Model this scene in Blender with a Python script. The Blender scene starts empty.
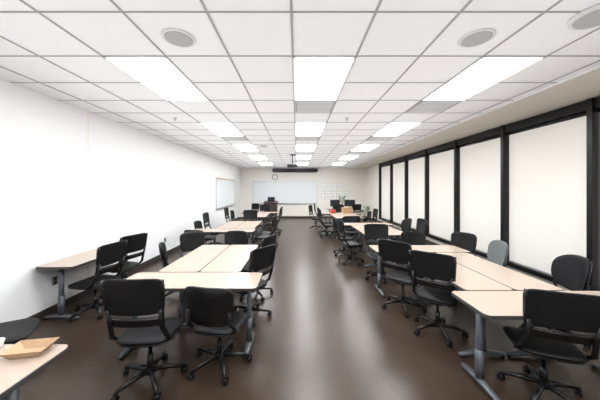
import bpy, bmesh, math, random
from mathutils import Vector, Matrix
random.seed(4)
S=bpy.context.scene
S.view_settings.view_transform='Standard'
S.view_settings.look='None'
S.view_settings.exposure=.1
CZ=3.03; XL=-3.44; XR=4.22; YB=-1.6; YF=15.4
# ---------------- materials
def mat(name,col,rough=.5,metal=0,noise=None,bump=None,spec=.5,emit=None):
    m=bpy.data.materials.new(name); m.use_nodes=True
    nt=m.node_tree; b=nt.nodes['Principled BSDF']
    b.inputs['Base Color'].default_value=(*col,1); b.inputs['Roughness'].default_value=rough
    b.inputs['Metallic'].default_value=metal; b.inputs['Specular IOR Level'].default_value=spec
    if emit:
        b.inputs['Emission Color'].default_value=(*emit[0],1); b.inputs['Emission Strength'].default_value=emit[1]
    tc=nt.nodes.new('ShaderNodeTexCoord')
    if noise:
        sc,col2,lo,hi=noise
        n=nt.nodes.new('ShaderNodeTexNoise'); n.inputs['Scale'].default_value=sc; n.inputs['Detail'].default_value=6
        r=nt.nodes.new('ShaderNodeValToRGB'); r.color_ramp.elements[0].position=lo; r.color_ramp.elements[1].position=hi
        r.color_ramp.elements[0].color=(*col,1); r.color_ramp.elements[1].color=(*col2,1)
        nt.links.new(tc.outputs['Object'],n.inputs['Vector']); nt.links.new(n.outputs['Fac'],r.inputs['Fac'])
        nt.links.new(r.outputs['Color'],b.inputs['Base Color'])
    if bump:
        sc,st=bump
        n=nt.nodes.new('ShaderNodeTexNoise'); n.inputs['Scale'].default_value=sc; n.inputs['Detail'].default_value=4
        bp=nt.nodes.new('ShaderNodeBump'); bp.inputs['Strength'].default_value=st; bp.inputs['Distance'].default_value=.01
        nt.links.new(tc.outputs['Object'],n.inputs['Vector']); nt.links.new(n.outputs['Fac'],bp.inputs['Height'])
        nt.links.new(bp.outputs['Normal'],b.inputs['Normal'])
    return m
M_wall=mat('wall_paint_white',(.88,.88,.88),.6,bump=(60,.05))
M_wallc=mat('wall_paint_cream',(.83,.80,.73),.6,bump=(60,.05))
M_floor=mat('floor_vinyl',(.030,.019,.0125),.29,noise=(55,(.052,.034,.023),.3,.7),spec=.38)
M_tile=mat('ceiling_tile',(.88,.885,.90),.85,noise=(90,(.80,.81,.82),.55,.75))
M_grid=mat('tbar_grid',(.36,.36,.37),.5)
M_dry=mat('soffit_paint',(.68,.65,.57),.7)
M_base=mat('baseboard_rubber',(.035,.026,.022),.5)
M_black=mat('black_plastic',(.006,.006,.0065),.3,spec=.38)
M_fab=mat('black_fabric',(.006,.006,.007),.5,bump=(300,.2),spec=.25)
M_gfab=mat('grey_mesh',(.12,.135,.135),.6,bump=(300,.3))
M_frame=mat('dark_window_frame',(.006,.006,.007),.35,spec=.3)
M_lam=mat('table_laminate',(.41,.325,.262),.28,noise=(30,(.46,.37,.30),.3,.7))
M_edge=mat('table_edge_band',(.05,.045,.045),.45)
M_leg=mat('grey_metal_leg',(.09,.10,.115),.4,.4)
M_alu=mat('aluminium',(.55,.55,.56),.35,.7)
M_wb=mat('whiteboard_surface',(.76,.79,.81),.15)
M_wood=mat('wood_trim',(.42,.27,.14),.45)
M_dwood=mat('dark_wood',(.035,.016,.011),.4,noise=(12,(.065,.03,.02),.3,.7))
M_spk=mat('speaker_grille',(.42,.42,.42),.6)
M_spkr=mat('speaker_rim',(.70,.70,.70),.5)
M_vent=mat('vent_grey',(.42,.42,.43),.6)
M_paper=mat('paper_white',(.92,.92,.91),.7)
M_kraft=mat('kraft_paper',(.42,.28,.165),.7,noise=(20,(.49,.34,.21),.3,.7))
M_screen=mat('screen_black',(.02,.022,.03),.15)
M_red=mat('red_plastic',(.45,.05,.04),.4)
M_light=mat('light_diffuser',(.9,.9,.9),.5,emit=((.97,.985,1.0),20.0))
M_outl=mat('outlet_grey',(.25,.24,.22),.5)
M_green=mat('leaf_green',(.05,.13,.04),.5)
# blind: translucent
M_blind=bpy.data.materials.new('roller_blind_fabric'); M_blind.use_nodes=True
nt=M_blind.node_tree; nt.nodes.clear()
o=nt.nodes.new('ShaderNodeOutputMaterial'); mx=nt.nodes.new('ShaderNodeMixShader'); d=nt.nodes.new('ShaderNodeBsdfDiffuse'); t=nt.nodes.new('ShaderNodeBsdfTranslucent')
d.inputs['Color'].default_value=(.78,.77,.74,1); t.inputs['Color'].default_value=(.90,.88,.85,1); mx.inputs['Fac'].default_value=.42
nt.links.new(d.outputs[0],mx.inputs[1]); nt.links.new(t.outputs[0],mx.inputs[2]); nt.links.new(mx.outputs[0],o.inputs[0])
# ---------------- mesh helper
class B:
    def __init__(s): s.bm=bmesh.new(); s.mats=[]
    def mi(s,m):
        if m not in s.mats: s.mats.append(m)
        return s.mats.index(m)
    def box(s,x0,x1,y0,y1,z0,z1,m,bev=0,M=None):
        r=bmesh.ops.create_cube(s.bm,size=1)
        vs=r['verts']
        for v in vs:
            v.co=Vector(((x0+x1)/2+v.co.x*(x1-x0),(y0+y1)/2+v.co.y*(y1-y0),(z0+z1)/2+v.co.z*(z1-z0)))
            if M: v.co=M@v.co
        fs=set(f for v in vs for f in v.link_faces)
        i=s.mi(m)
        for f in fs: f.material_index=i
        if bev:
            es=set(e for f in fs for e in f.edges)
            r=bmesh.ops.bevel(s.bm,geom=list(es),offset=bev,segments=2,affect='EDGES',profile=.6)
            for f in r['faces']: f.material_index=i
    def tube(s,pts,rs,m,seg=10,sx=1):
        i=s.mi(m); pts=[Vector(p) for p in pts]
        if not isinstance(rs,(list,tuple)): rs=[rs]*len(pts)
        rings=[]
        for k,p in enumerate(pts):
            a=pts[max(k-1,0)]; c=pts[min(k+1,len(pts)-1)]
            d=(c-a).normalized()
            up=Vector((0,0,1)) if abs(d.z)<.9 else Vector((0,1,0))
            u=d.cross(up).normalized(); w=d.cross(u).normalized()
            rings.append([s.bm.verts.new(p+(u*math.cos(2*math.pi*j/seg)*sx+w*math.sin(2*math.pi*j/seg))*rs[k]) for j in range(seg)])
        for a,c in zip(rings,rings[1:]):
            for j in range(seg):
                f=s.bm.faces.new((a[j],a[(j+1)%seg],c[(j+1)%seg],c[j])); f.material_index=i; f.smooth=True
        for rg in (rings[0],rings[-1]):
            f=s.bm.faces.new(rg); f.material_index=i
    def pad(s,outline,prof,fn,m,seg=36):
        """outline(theta)->(a,b); prof list of (scale,halfthick) centre->edge; fn(a,b,n)->xyz"""
        i=s.mi(m)
        seq=[(sc,h) for sc,h in prof]+[(sc,-h) for sc,h in reversed(prof)]
        c0=s.bm.verts.new(fn(0,0,prof[0][1])); c1=s.bm.verts.new(fn(0,0,-prof[0][1]))
        rings=[]
        for sc,h in seq:
            rings.append([s.bm.verts.new(fn(outline(2*math.pi*j/seg)[0]*sc,outline(2*math.pi*j/seg)[1]*sc,h)) for j in range(seg)])
        for j in range(seg):
            k=(j+1)%seg
            f=s.bm.faces.new((c0,rings[0][j],rings[0][k])); f.material_index=i; f.smooth=True
            f=s.bm.faces.new((c1,rings[-1][k],rings[-1][j])); f.material_index=i; f.smooth=True
            for a,c in zip(rings,rings[1:]):
                f=s.bm.faces.new((a[j],c[j],c[k],a[k])); f.material_index=i; f.smooth=True
    def prism(s,pts,z0,z1,mside,mtop,bev=.004):
        i=s.mi(mside); t=s.mi(mtop)
        cx=sum(p[0] for p in pts)/len(pts); cy=sum(p[1] for p in pts)/len(pts)
        def ring(z,ins):
            out=[]
            for p in pts:
                v=Vector((p[0]-cx,p[1]-cy)); l=v.length; v=v*(1-ins/l); out.append(s.bm.verts.new((cx+v.x,cy+v.y,z)))
            return out
        R=[ring(z0,bev),ring(z0+bev,0),ring(z1-bev,0),ring(z1,bev)]
        n=len(pts)
        for a,c in zip(R,R[1:]):
            for j in range(n):
                f=s.bm.faces.new((a[j],a[(j+1)%n],c[(j+1)%n],c[j])); f.material_index=i
        f=s.bm.faces.new(R[3]); f.material_index=t
        f=s.bm.faces.new(list(reversed(R[0]))); f.material_index=i
    def mesh(s,name):
        bmesh.ops.recalc_face_normals(s.bm,faces=s.bm.faces)
        me=bpy.data.meshes.new(name); s.bm.to_mesh(me); s.bm.free()
        for m in s.mats: me.materials.append(m)
        return me
    def obj(s,name,loc=(0,0,0),rot=0):
        return place(s.mesh(name),name,loc,rot)
def place(me,name,loc=(0,0,0),rot=0):
    o=bpy.data.objects.new(name,me); o.location=loc; o.rotation_euler=(0,0,math.radians(rot)); S.collection.objects.link(o); return o
def simple(name,x0,x1,y0,y1,z0,z1,m,bev=0):
    b=B(); c=((x0+x1)/2,(y0+y1)/2,(z0+z1)/2)
    b.box(x0-c[0],x1-c[0],y0-c[1],y1-c[1],z0-c[2],z1-c[2],m,bev)
    return b.obj(name,c)
# ---------------- room
simple('floor',XL-.1,XR+.3,YB-.1,YF+.1,-.1,0,M_floor)
simple('ceiling',XL-.1,3.15,YB-.1,YF+.1,CZ,CZ+.1,M_tile)
simple('ceiling_soffit',3.15,XR+.3,YB-.1,YF+.1,CZ-.012,CZ+.1,M_dry)
simple('wall_left',XL-.1,XL,YB-.1,YF+.1,0,CZ,M_wall)
simple('wall_far',XL,XR,YF,YF+.1,0,CZ,M_wallc)
simple('wall_back',XL,XR,YB-.1,YB,0,CZ,M_wall)
YW=12.72
simple('wall_right',XR,XR+.12,YW,YF+.1,0,CZ-.012,M_wallc)
simple('wall_right_sill',XR,XR+.12,YB,YW,0,.25,M_wallc)
simple('baseboard_left',XL,XL+.012,YB,YF,0,.11,M_base)
simple('baseboard_far',XL+.012,XR-.012,YF-.012,YF,0,.11,M_base)
simple('baseboard_right',XR-.012,XR,YB,YF,0,.11,M_base)
simple('trim_1',XL,XL+.004,4.19,4.205,.11,CZ,M_wallc)
# ceiling grid
b=B()
gx=-.04-.61*5
while gx<3.2:
    b.box(gx-.009,gx+.009,YB,YF,CZ-.006,CZ-.0005,M_grid); gx+=.61
gy=1.23-.61*4
while gy<YF:
    b.box(XL,3.15,gy-.006,gy+.006,CZ-.0065,CZ-.0008,M_grid); gy+=.61
b.box(3.12,3.15,YB,YF,CZ-.02,CZ-.0005,M_wall)
b.obj('ceiling_grid')
# light panels
def panel(x0,y0):
    b=B(); w=.61;l=1.22
    b.box(.014,w-.014,.014,l-.014,-.004,-.001,M_light)
    for a in ((0,w,0,.02),(0,w,l-.02,l),(0,.02,0,l),(w-.02,w,0,l)):
        b.box(a[0],a[1],a[2],a[3],-.012,-.001,M_wall)
    b.obj('ceiling_light_panel',(x0,y0,CZ))
for k in range(-1,5):
    for x in (-1.87,-.04,1.79):
        panel(x,2.45+2.44*k)
def vent(x,y):
    b=B()
    b.box(.015,.595,.015,.595,-.01,-.001,M_vent)
    for i in range(9):
        b.box(.04,.57,.05+i*.06,.075+i*.06,-.016,-.008,M_spkr)
    b.obj('air_vent',(x,y,CZ))
for x,y in ((-.04,3.67),(1.79,3.67),(-1.87,6.11),(-.04,6.11),(1.79,6.11),(1.79,8.55),(-.04,10.99)): vent(x,y)
def disc(name,x,y,r,m1,m2,drop=.012):
    b=B()
    b.tube([(0,0,0),(0,0,-drop*.6),(0,0,-drop)],[r,r,r*.93],m1,32)
    b.tube([(0,0,-drop+.001),(0,0,-drop-.004)],[r*.84,r*.8],m2,32)
    b.obj(name,(x,y,CZ-.0005))
disc('ceiling_speaker',-1.0,2.16,.135,M_spkr,M_spk)
disc('ceiling_speaker',1.52,2.16,.135,M_spkr,M_spk)
disc('ceiling_speaker',2.20,1.86,.16,M_spkr,M_spk,.03)
disc('ceiling_speaker',-1.0,7.6,.135,M_spkr,M_spk)
for x,y in ((-2.2,4.6),(.9,4.6),(-.7,6.6),(1.4,7.0),(-2.3,8.6)):
    b=B(); b.tube([(0,0,0),(0,0,-.008)],.035,M_alu,16); b.tube([(0,0,-.008),(0,0,-.04)],.01,M_alu,8); b.tube([(0,0,-.04),(0,0,-.044)],.022,M_alu,12)
    b.obj('fire_sprinkler',(x,y,CZ-.0005))
# windows
mull=[3.57+1.525*k for k in range(-3,7)]
b=B()
for y in mull:
    b.box(4.09,XR+.03,y-.035,y+.035,.25,CZ-.013,M_frame,.004)
b.box(4.12,XR+.03,mull[0],mull[-1],2.87,CZ-.014,M_frame)
b.box(4.12,XR+.03,mull[0],mull[-1],.25,.33,M_frame)
b.obj('window_frame')
for i,(a,c) in enumerate(zip(mull,mull[1:])):
    b=B()
    b.box(4.20,4.2008,a+.05,c-.05,.345,2.87,M_blind)
    b.box(4.19,4.21,a+.05,c-.05,.33,.35,M_alu)
    b.tube([(4.185,a+.045,2.84),(4.185,c-.045,2.84)],.028,M_frame,12)
    b.obj('window_%d'%(i+1))
simple('wall_right_rear',XR,XR+.12,YB,mull[0]-.02,.25,CZ-.012,M_wallc)
# ---------------- whiteboards etc
def wb(name,L,H,loc,rot,trimm):
    b=B()
    b.box(-L/2,L/2,-.02,0,-H/2,H/2,M_wb)
    for x0,x1,z0,z1,m in ((-L/2-.02,L/2+.02,H/2,H/2+.05,trimm),(-L/2-.02,L/2+.02,-H/2-.03,-H/2,M_alu),(-L/2-.03,-L/2,-H/2-.03,H/2+.05,M_alu),(L/2,L/2+.03,-H/2-.03,H/2+.05,M_alu)):
        b.box(x0,x1,-.03,0,z0,z1,m)
    b.box(-L/2,L/2,-.09,0,-H/2-.045,-H/2-.03,M_alu)
    for i in range(3): b.tube([(-.4+i*.2,-.06,-H/2-.018),(-.28+i*.2,-.06,-H/2-.018)],.009,(M_red,M_screen,M_base)[i],8)
    return b.obj(name,loc,rot)
wb('whiteboard',3.85,1.25,(-.73,YF-.001,1.54),0,M_alu)
wb('whiteboard',3.05,1.25,(XL+.001,12.35,1.56),90,M_wood)
b=B()
b.box(-1.32,1.32,-.16,0,-.09,.09,M_black,.015); b.box(-1.35,-1.32,-.17,0,-.10,.10,M_black); b.box(1.32,1.35,-.17,0,-.10,.10,M_black)
b.tube([(-1.28,-.08,-.10),(1.28,-.08,-.10)],.018,M_screen)
for x in (-1.1,0,1.1): b.box(x-.02,x+.02,-.06,-.0,.09,.15,M_black)
b.obj('projector_screen_housing',(-.12,YF-.001,2.87))
b=B()
b.tube([(0,0,0),(0,-.03,0)],.17,M_black,28); b.tube([(0,-.03,0),(0,-.034,0)],.135,M_paper,28)
b.box(-.005,.005,-.04,-.035,0,.1,M_black); b.box(0,.07,-.04,-.035,-.005,.005,M_black)
b.obj('wall_clock',(-1.33,YF-.001,2.46))
b=B()
for i in range(5):
    for j in range(2):
        if (i,j)==(4,1): continue
        x=1.35+i*.36; z=1.15+j*.52
        b.box(x-.012,x+.312,-.003,0,z-.012,z+.432,M_outl)
        b.box(x,x+.3,-.005,-.001,z,z+.42,M_paper)
        for q in range(4): b.box(x+.04,x+.26-.03*(q%2),-.006,-.0048,z+.08+q*.08,z+.10+q*.08,M_outl)
b.obj('wall_posters',(0,YF-.001,0))
# projector
b=B()
b.box(-.1,.1,-.1,.1,-.02,0,M_black); b.tube([(0,0,-.02),(0,0,-.36)],.02,M_black); b.box(-.19,.19,-.15,.15,-.49,-.37,M_black,.02)
b.tube([(.08,.14,-.43),(.08,.19,-.43)],.045,M_alu,20); b.box(-.15,-.02,.15,.155,-.46,-.4,M_base)
b.box(-.08,.08,-.05,.05,-.37,-.34,M_alu)
b.obj('ceiling_projector',(-.17,9.5,CZ))
# lectern
b=B()
b.box(-.37,.37,-.25,.25,0,.08,M_base); b.box(-.35,.35,-.23,.23,.08,.98,M_dwood,.008)
b.box(-.31,.31,-.24,-.228,.14,.5,M_base); b.box(-.31,.31,-.24,-.228,.54,.92,M_base)
b.box(-.39,.39,-.28,.28,1.02,1.05,M_dwood,.006,Matrix.Rotation(math.radians(8),4,'X')@Matrix.Translation((0,0.14,-.02)))
b.box(-.2,.2,.1,.13,1.06,1.30,M_screen,.005)
b.obj('lectern',(-1.45,14.2,0))
# outlets
for nm,y,z in (('wall_outlet',3.62,.45),('wall_outlet',6.64,.42),('wall_outlet',9.2,.42)):
    b=B(); b.box(0,.008,-.04,.04,-.06,.06,M_outl,.002); b.box(.008,.011,-.02,.02,.01,.045,M_base); b.box(.008,.011,-.02,.02,-.045,-.01,M_base)
    b.obj(nm,(XL+.0005,y,z))
# ---------------- tables
def table_mesh(L=1.52,W=.5):
    b=B(); pts=[]; r=.05
    for cx,cy,a0 in ((L/2-r,W/2-r,0),(-L/2+r,W/2-r,90),(-L/2+r,-W/2+r,180),(L/2-r,-W/2+r,270)):
        for k in range(7):
            a=math.radians(a0+15*k); pts.append((cx+r*math.cos(a),cy+r*math.sin(a)))
    b.prism(pts,.708,.74,M_edge,M_lam)
    for s in (-1,1):
        x=s*(L/2-.12)
        b.tube([(x,0,.05),(x,0,.70)],.034,M_leg,14,.75)
        b.tube([(x,0,.05),(x,0,.32)],.040,M_leg,14,.8)
        b.tube([(x,-W/2+.01,.022),(x,-W/2+.03,.028),(x,0,.05),(x,W/2-.03,.028),(x,W/2-.01,.022)],[.010,.020,.030,.020,.010],M_leg,10,1.3)
        b.tube([(x,-W/2+.03,0),(x,-W/2+.03,.02)],.014,M_black,10); b.tube([(x,W/2-.03,0),(x,W/2-.03,.02)],.014,M_black,10)
        b.box(x-.025,x+.025,-W/2+.06,W/2-.06,.69,.708,M_leg,.004)
    b.box(-L/2+.12,L/2-.12,-.02,.02,.655,.70,M_leg,.004)
    return b.mesh('classroom_table')
TM=table_mesh()
def table(x,y,rot): place(TM,'classroom_table',(x,y,0),rot)
T=[(-1.17,2.84,0),(-1.455,3.865,90),(-.945,3.865,90),(-3.16,4.06,90),(-2.22,1.41,0),
 (-1.8,6.25,0),(-1.86,7.28,90),(-1.35,7.28,90),(-1.9,10.0,90),(-1.39,10.0,90),(-1.6,11.03,0),
 (2.27,2.28,0),(1.93,3.305,90),(2.44,3.305,90),(2.04,4.335,0),
 (1.75,6.35,90),(2.26,6.35,90),(1.95,7.38,0),(1.6,9.6,90),(2.11,9.6,90),(1.85,10.63,0),(2.3,13.0,0)]
for t in T: table(*t)
# ---------------- chairs
def supel(a,bb,n):
    def f(t):
        c,s=math.cos(t),math.sin(t)
        return (a*math.copysign(abs(c)**(2/n),c),bb*math.copysign(abs(s)**(2/n),s))
    return f
def chair_mesh(kind):
    b=B(); fab=M_gfab if kind=='grey' else M_fab
    sz={'hi':.48,'lo':.45,'round':.47,'grey':.45}[kind]
    # seat
    def seatf(a,c,n):
        drop=-.05*max(0,(c-.12)/.12)**2*.5 + .10*(a*a)*1.0
        return (a,c+.03,sz-.03+n+drop)
    b.pad(supel(.235,.225,4.5),[(.5,.020),(.85,.021),(.94,.017),(.985,.008),(1,.001)],seatf,M_fab)
    b.pad(supel(.225,.215,4.5),[(.6,.012),(.95,.012),(1,.003)],lambda a,c,n:(a,c+.03,sz-.058+n+.1*a*a),M_black)
    # back
    if kind=='hi': z0,z1,w,nn,cv=.61,1.03,.24,7,.6
    elif kind=='lo': z0,z1,w,nn,cv=.50,.87,.235,4.5,1.1
    elif kind=='round': z0,z1,w,nn,cv=.54,.96,.29,2.6,1.3
    else: z0,z1,w,nn,cv=.52,.92,.235,3.2,1.0
    zc=(z0+z1)/2; H=z1-z0
    def backf(a,c,n,o=0):
        ww=a*(1+.10*(c/H))
        y=-.235-.16*(zc+c-.55)+cv*a*a*1.0+.25*(c**2)
        return (ww,y+n+o,zc+c)
    if kind=='hi':
        # upper mesh panel, open slot, lower lumbar strip, full-height side frame
        up=.155; uo=H/2-up
        b.pad(supel(w,up,6),[(.4,.007),(.85,.009),(.95,.012),(.985,.010),(1,.002)],lambda a,c,n:backf(a,c+uo,n,0),fab,44)
        lo=.036; lw=-H/2+lo
        b.pad(supel(w*.98,lo,6),[(.4,.008),(.85,.009),(.95,.007),(1,.002)],lambda a,c,n:backf(a,c+lw,n,0),M_black,44)
        for s in (-1,1):
            b.tube([backf(s*w*.94,-H/2+H*t,-.008) for t in (.03,.2,.4,.6,.8,.96)],[.013]*6,M_black,8)
        b.tube([backf(a,-H*.30,-.004) for a in (-.22,-.1,0,.1,.22)],.005,M_black,6)
    else:
        b.pad(supel(w,H/2,nn),[(.4,.010),(.8,.012),(.93,.010),(.985,.006),(1,.001)],lambda a,c,n:backf(a,c,n,.010),fab,44)
        b.pad(supel(w*1.02,H/2*1.02,nn),[(.5,.006),(.97,.007),(1,.002)],lambda a,c,n:backf(a,c,n,-.008),M_gfab if kind=='grey' else M_black,44)
    # side brackets
    for s in (-1,1):
        p=Vector(backf(s*w*.88,-H*.12,-.02))
        q=Vector(backf(s*w*.88,-H*.46,-.02))
        b.tube([p,q,(s*.228,-.17,sz+.02),(s*.222,-.08,sz-.05),(s*.12,-.02,sz-.085),(s*.03,0,sz-.09)],[.014,.017,.019,.017,.015,.014],M_black,8,1.1)
    # mechanism, cylinder, base
    b.box(-.08,.08,-.10,.10,sz-.115,sz-.068,M_black,.012)
    b.tube([(.05,0,sz-.09),(.22,.0,sz-.095)],.006,M_black,6)
    b.tube([(0,0,.10),(0,0,.25),(0,0,.251),(0,0,sz-.1)],[.027,.027,.017,.017],M_black,14)
    b.tube([(0,0,.075),(0,0,.10),(0,0,.13)],[.045,.05,.032],M_black,16)
    for k in range(5):
        a=math.radians(72*k+90); d=Vector((math.cos(a),math.sin(a),0))
        b.tube([d*.03+Vector((0,0,.105)),d*.16+Vector((0,0,.095)),d*.285+Vector((0,0,.072))],[.026,.021,.015],M_black,8)
        c=d*.285
        b.tube([c+Vector((0,0,.05)),c+Vector((0,0,.078))],.011,M_black,8)
        rot=math.radians(37*k); wd=Vector((math.cos(rot),math.sin(rot),0))
        for s in (-1,1):
            b.tube([c+wd*s*.008+Vector((0,0,.027)),c+wd*s*.022+Vector((0,0,.027)),c+wd*s*.025+Vector((0,0,.027))],[.027,.027,.022],M_black,16)
        b.tube([c-wd*.01+Vector((0,0,.027)),c+wd*.01+Vector((0,0,.027))],.016,M_black,10)
        b.box(-.012,.012,-.03,.022,.04,.058,M_black,.003,Matrix.Translation(c)@Matrix.Rotation(rot,4,'Z'))
    return b.mesh('office_chair_'+kind)
CM={k:chair_mesh(k) for k in('hi','lo','round','grey')}
def chair(x,y,rot,kind,sz=1):
    o=place(CM[kind],'office_chair',(x,y,0),rot); o.scale=(1,1,sz)
C=[(-1.34,2.33,3,'hi'),(-.77,2.54,-10,'lo'),(-2.86,3.62,84,'hi',.97),(-2.96,4.32,72,'hi',.97),(-2.74,2.33,-60,'lo'),
 (-1.95,4.2,-65,'lo'),(-1.98,5.0,-140,'lo'),(-1.28,5.1,176,'lo'),(-.66,3.5,56,'hi',.97),(-.70,4.22,70,'hi',.97),
 (-.88,6.95,85,'hi'),(-.85,7.7,92,'lo'),(-2.5,7.0,-90,'lo'),(-2.5,7.75,-88,'hi'),(-1.6,8.5,180,'hi'),(-2.2,5.75,-10,'lo'),
 (-.9,9.7,90,'hi'),(-.9,10.45,85,'hi'),(-2.45,9.8,-90,'hi'),(-2.45,10.5,-90,'lo'),(-1.5,11.7,180,'hi'),(-2.2,12.5,150,'hi'),
 (2.10,2.17,-20,'hi',.955),(1.72,3.12,-42,'hi'),(1.56,3.76,-48,'hi'),(3.05,3.06,72,'round'),(2.98,4.1,80,'grey'),
 (1.62,4.98,178,'hi'),(2.35,5.02,172,'lo'),(3.15,5.0,120,'lo'),
 (1.28,6.05,-82,'hi'),(1.25,6.8,-92,'hi'),(2.75,6.15,90,'hi'),(2.75,6.85,88,'round'),(1.7,8.0,180,'lo'),
 (1.1,9.2,-90,'hi'),(1.1,9.95,-85,'hi'),(2.6,9.3,90,'hi'),(2.62,10.0,90,'lo'),(1.85,8.62,0,'lo'),
 (.85,11.3,-110,'hi'),(1.9,11.4,180,'hi'),(1.95,12.45,0,'hi'),(2.8,12.45,10,'hi'),(1.15,12.9,-90,'hi')]
for c in C: chair(*c)
# ---------------- table things
def tray():
    b=B(); i=b.mi(M_kraft)
    def ring(w,l,z): return [b.bm.verts.new(p) for p in ((-l,-w,z),(l,-w,z),(l,w,z),(-l,w,z))]
    A=[ring(.05,.07,0),ring(.075,.11,.045),ring(.071,.106,.045),ring(.047,.067,.003)]
    for a,c in zip(A,A[1:]):
        for j in range(4): f=b.bm.faces.new((a[j],a[(j+1)%4],c[(j+1)%4],c[j])); f.material_index=i
    b.bm.faces.new(A[0]).material_index=i; b.bm.faces.new(A[3]).material_index=i
    return b
tray().obj('paper_food_tray',(-1.64,1.57,.7405),10)
b=B(); b.tube([(0,0,0),(0,0,.05),(0,0,.055)],[.028,.038,.04],M_paper,20); b.obj('paper_cup',(-1.89,1.60,.7405))
def monitor(x,y,rot,m=M_screen):
    b=B(); b.box(-.12,.12,-.09,.09,0,.015,M_black,.004); b.box(-.02,.02,.0,.03,.015,.2,M_black); b.box(-.27,.27,-.02,.02,.12,.46,M_black,.006); b.box(-.25,.25,-.023,-.019,.14,.44,m)
    b.obj('computer_monitor',(x,y,.7405),rot)
monitor(1.95,13.05,20); monitor(2.7,13.05,-15)
b=B(); b.box(-.2,.2,-.14,.14,0,.22,M_wood,.004); b.box(-.2,.2,-.14,.14,.222,.235,M_kraft); b.obj('storage_box',(2.1,10.7,.7405),10)
b=B(); b.box(-.1,.1,-.1,.1,0,.16,M_red,.01); b.tube([(0,0,.16),(0,0,.2)],.04,M_black); b.obj('coffee_tin',(1.5,10.6,.7405))
def plant(x,y,z,s):
    b=B(); b.tube([(0,0,0),(0,0,.22*s),(0,0,.23*s)],[.09*s,.13*s,.135*s],M_dwood,20)
    for k in range(22):
        a=k*2.4; r=(.12+.14*random.random())*s; h=(.35+.35*random.random())*s
        p0=Vector((0,0,.2*s)); p1=Vector((math.cos(a)*r*.5,math.sin(a)*r*.5,.2*s+h*.7)); p2=Vector((math.cos(a)*r*1.3,math.sin(a)*r*1.3,.2*s+h))
        b.tube([p0,p1,(p1+p2)/2,p2],[.004,.006,.03*s,.002],M_green,6,.3)
    b.obj('potted_plant',(x,y,z))
plant(3.7,13.9,0,1); plant(2.32,13.1,.7405,.8)
# ---------------- lights
def area(name,loc,rot,sx,sy,e,col=(1,1,1)):
    l=bpy.data.lights.new(name,'AREA'); l.shape='RECTANGLE'; l.size=sx; l.size_y=sy; l.energy=e; l.color=col
    o=bpy.data.objects.new(name,l); o.location=loc; o.rotation_euler=rot; S.collection.objects.link(o); return o
area('daylight_outside_windows',(4.9,(YB+YW)/2,1.7),(0,math.radians(90),0),3.0,15.0,225,(1,.985,.96))
area('added_ceiling_fill',(-.1,6.9,2.3),(math.radians(180),0,0),5.6,15.5,140,(.97,.98,1))  # added upward fill to brighten the ceiling; no such fixture in the room
w=bpy.data.worlds.new('World'); S.world=w; w.use_nodes=True
w.node_tree.nodes['Background'].inputs[0].default_value=(.9,.95,1,1); w.node_tree.nodes['Background'].inputs[1].default_value=.5
cam=bpy.data.cameras.new('camera'); cam.lens=15.3; cam.sensor_width=36; cam.shift_x=.005; cam.shift_y=-.0183; cam.clip_start=.05
co=bpy.data.objects.new('camera',cam); co.location=(0,0,1.75); co.rotation_euler=(math.radians(90),0,0); S.collection.objects.link(co); S.camera=co
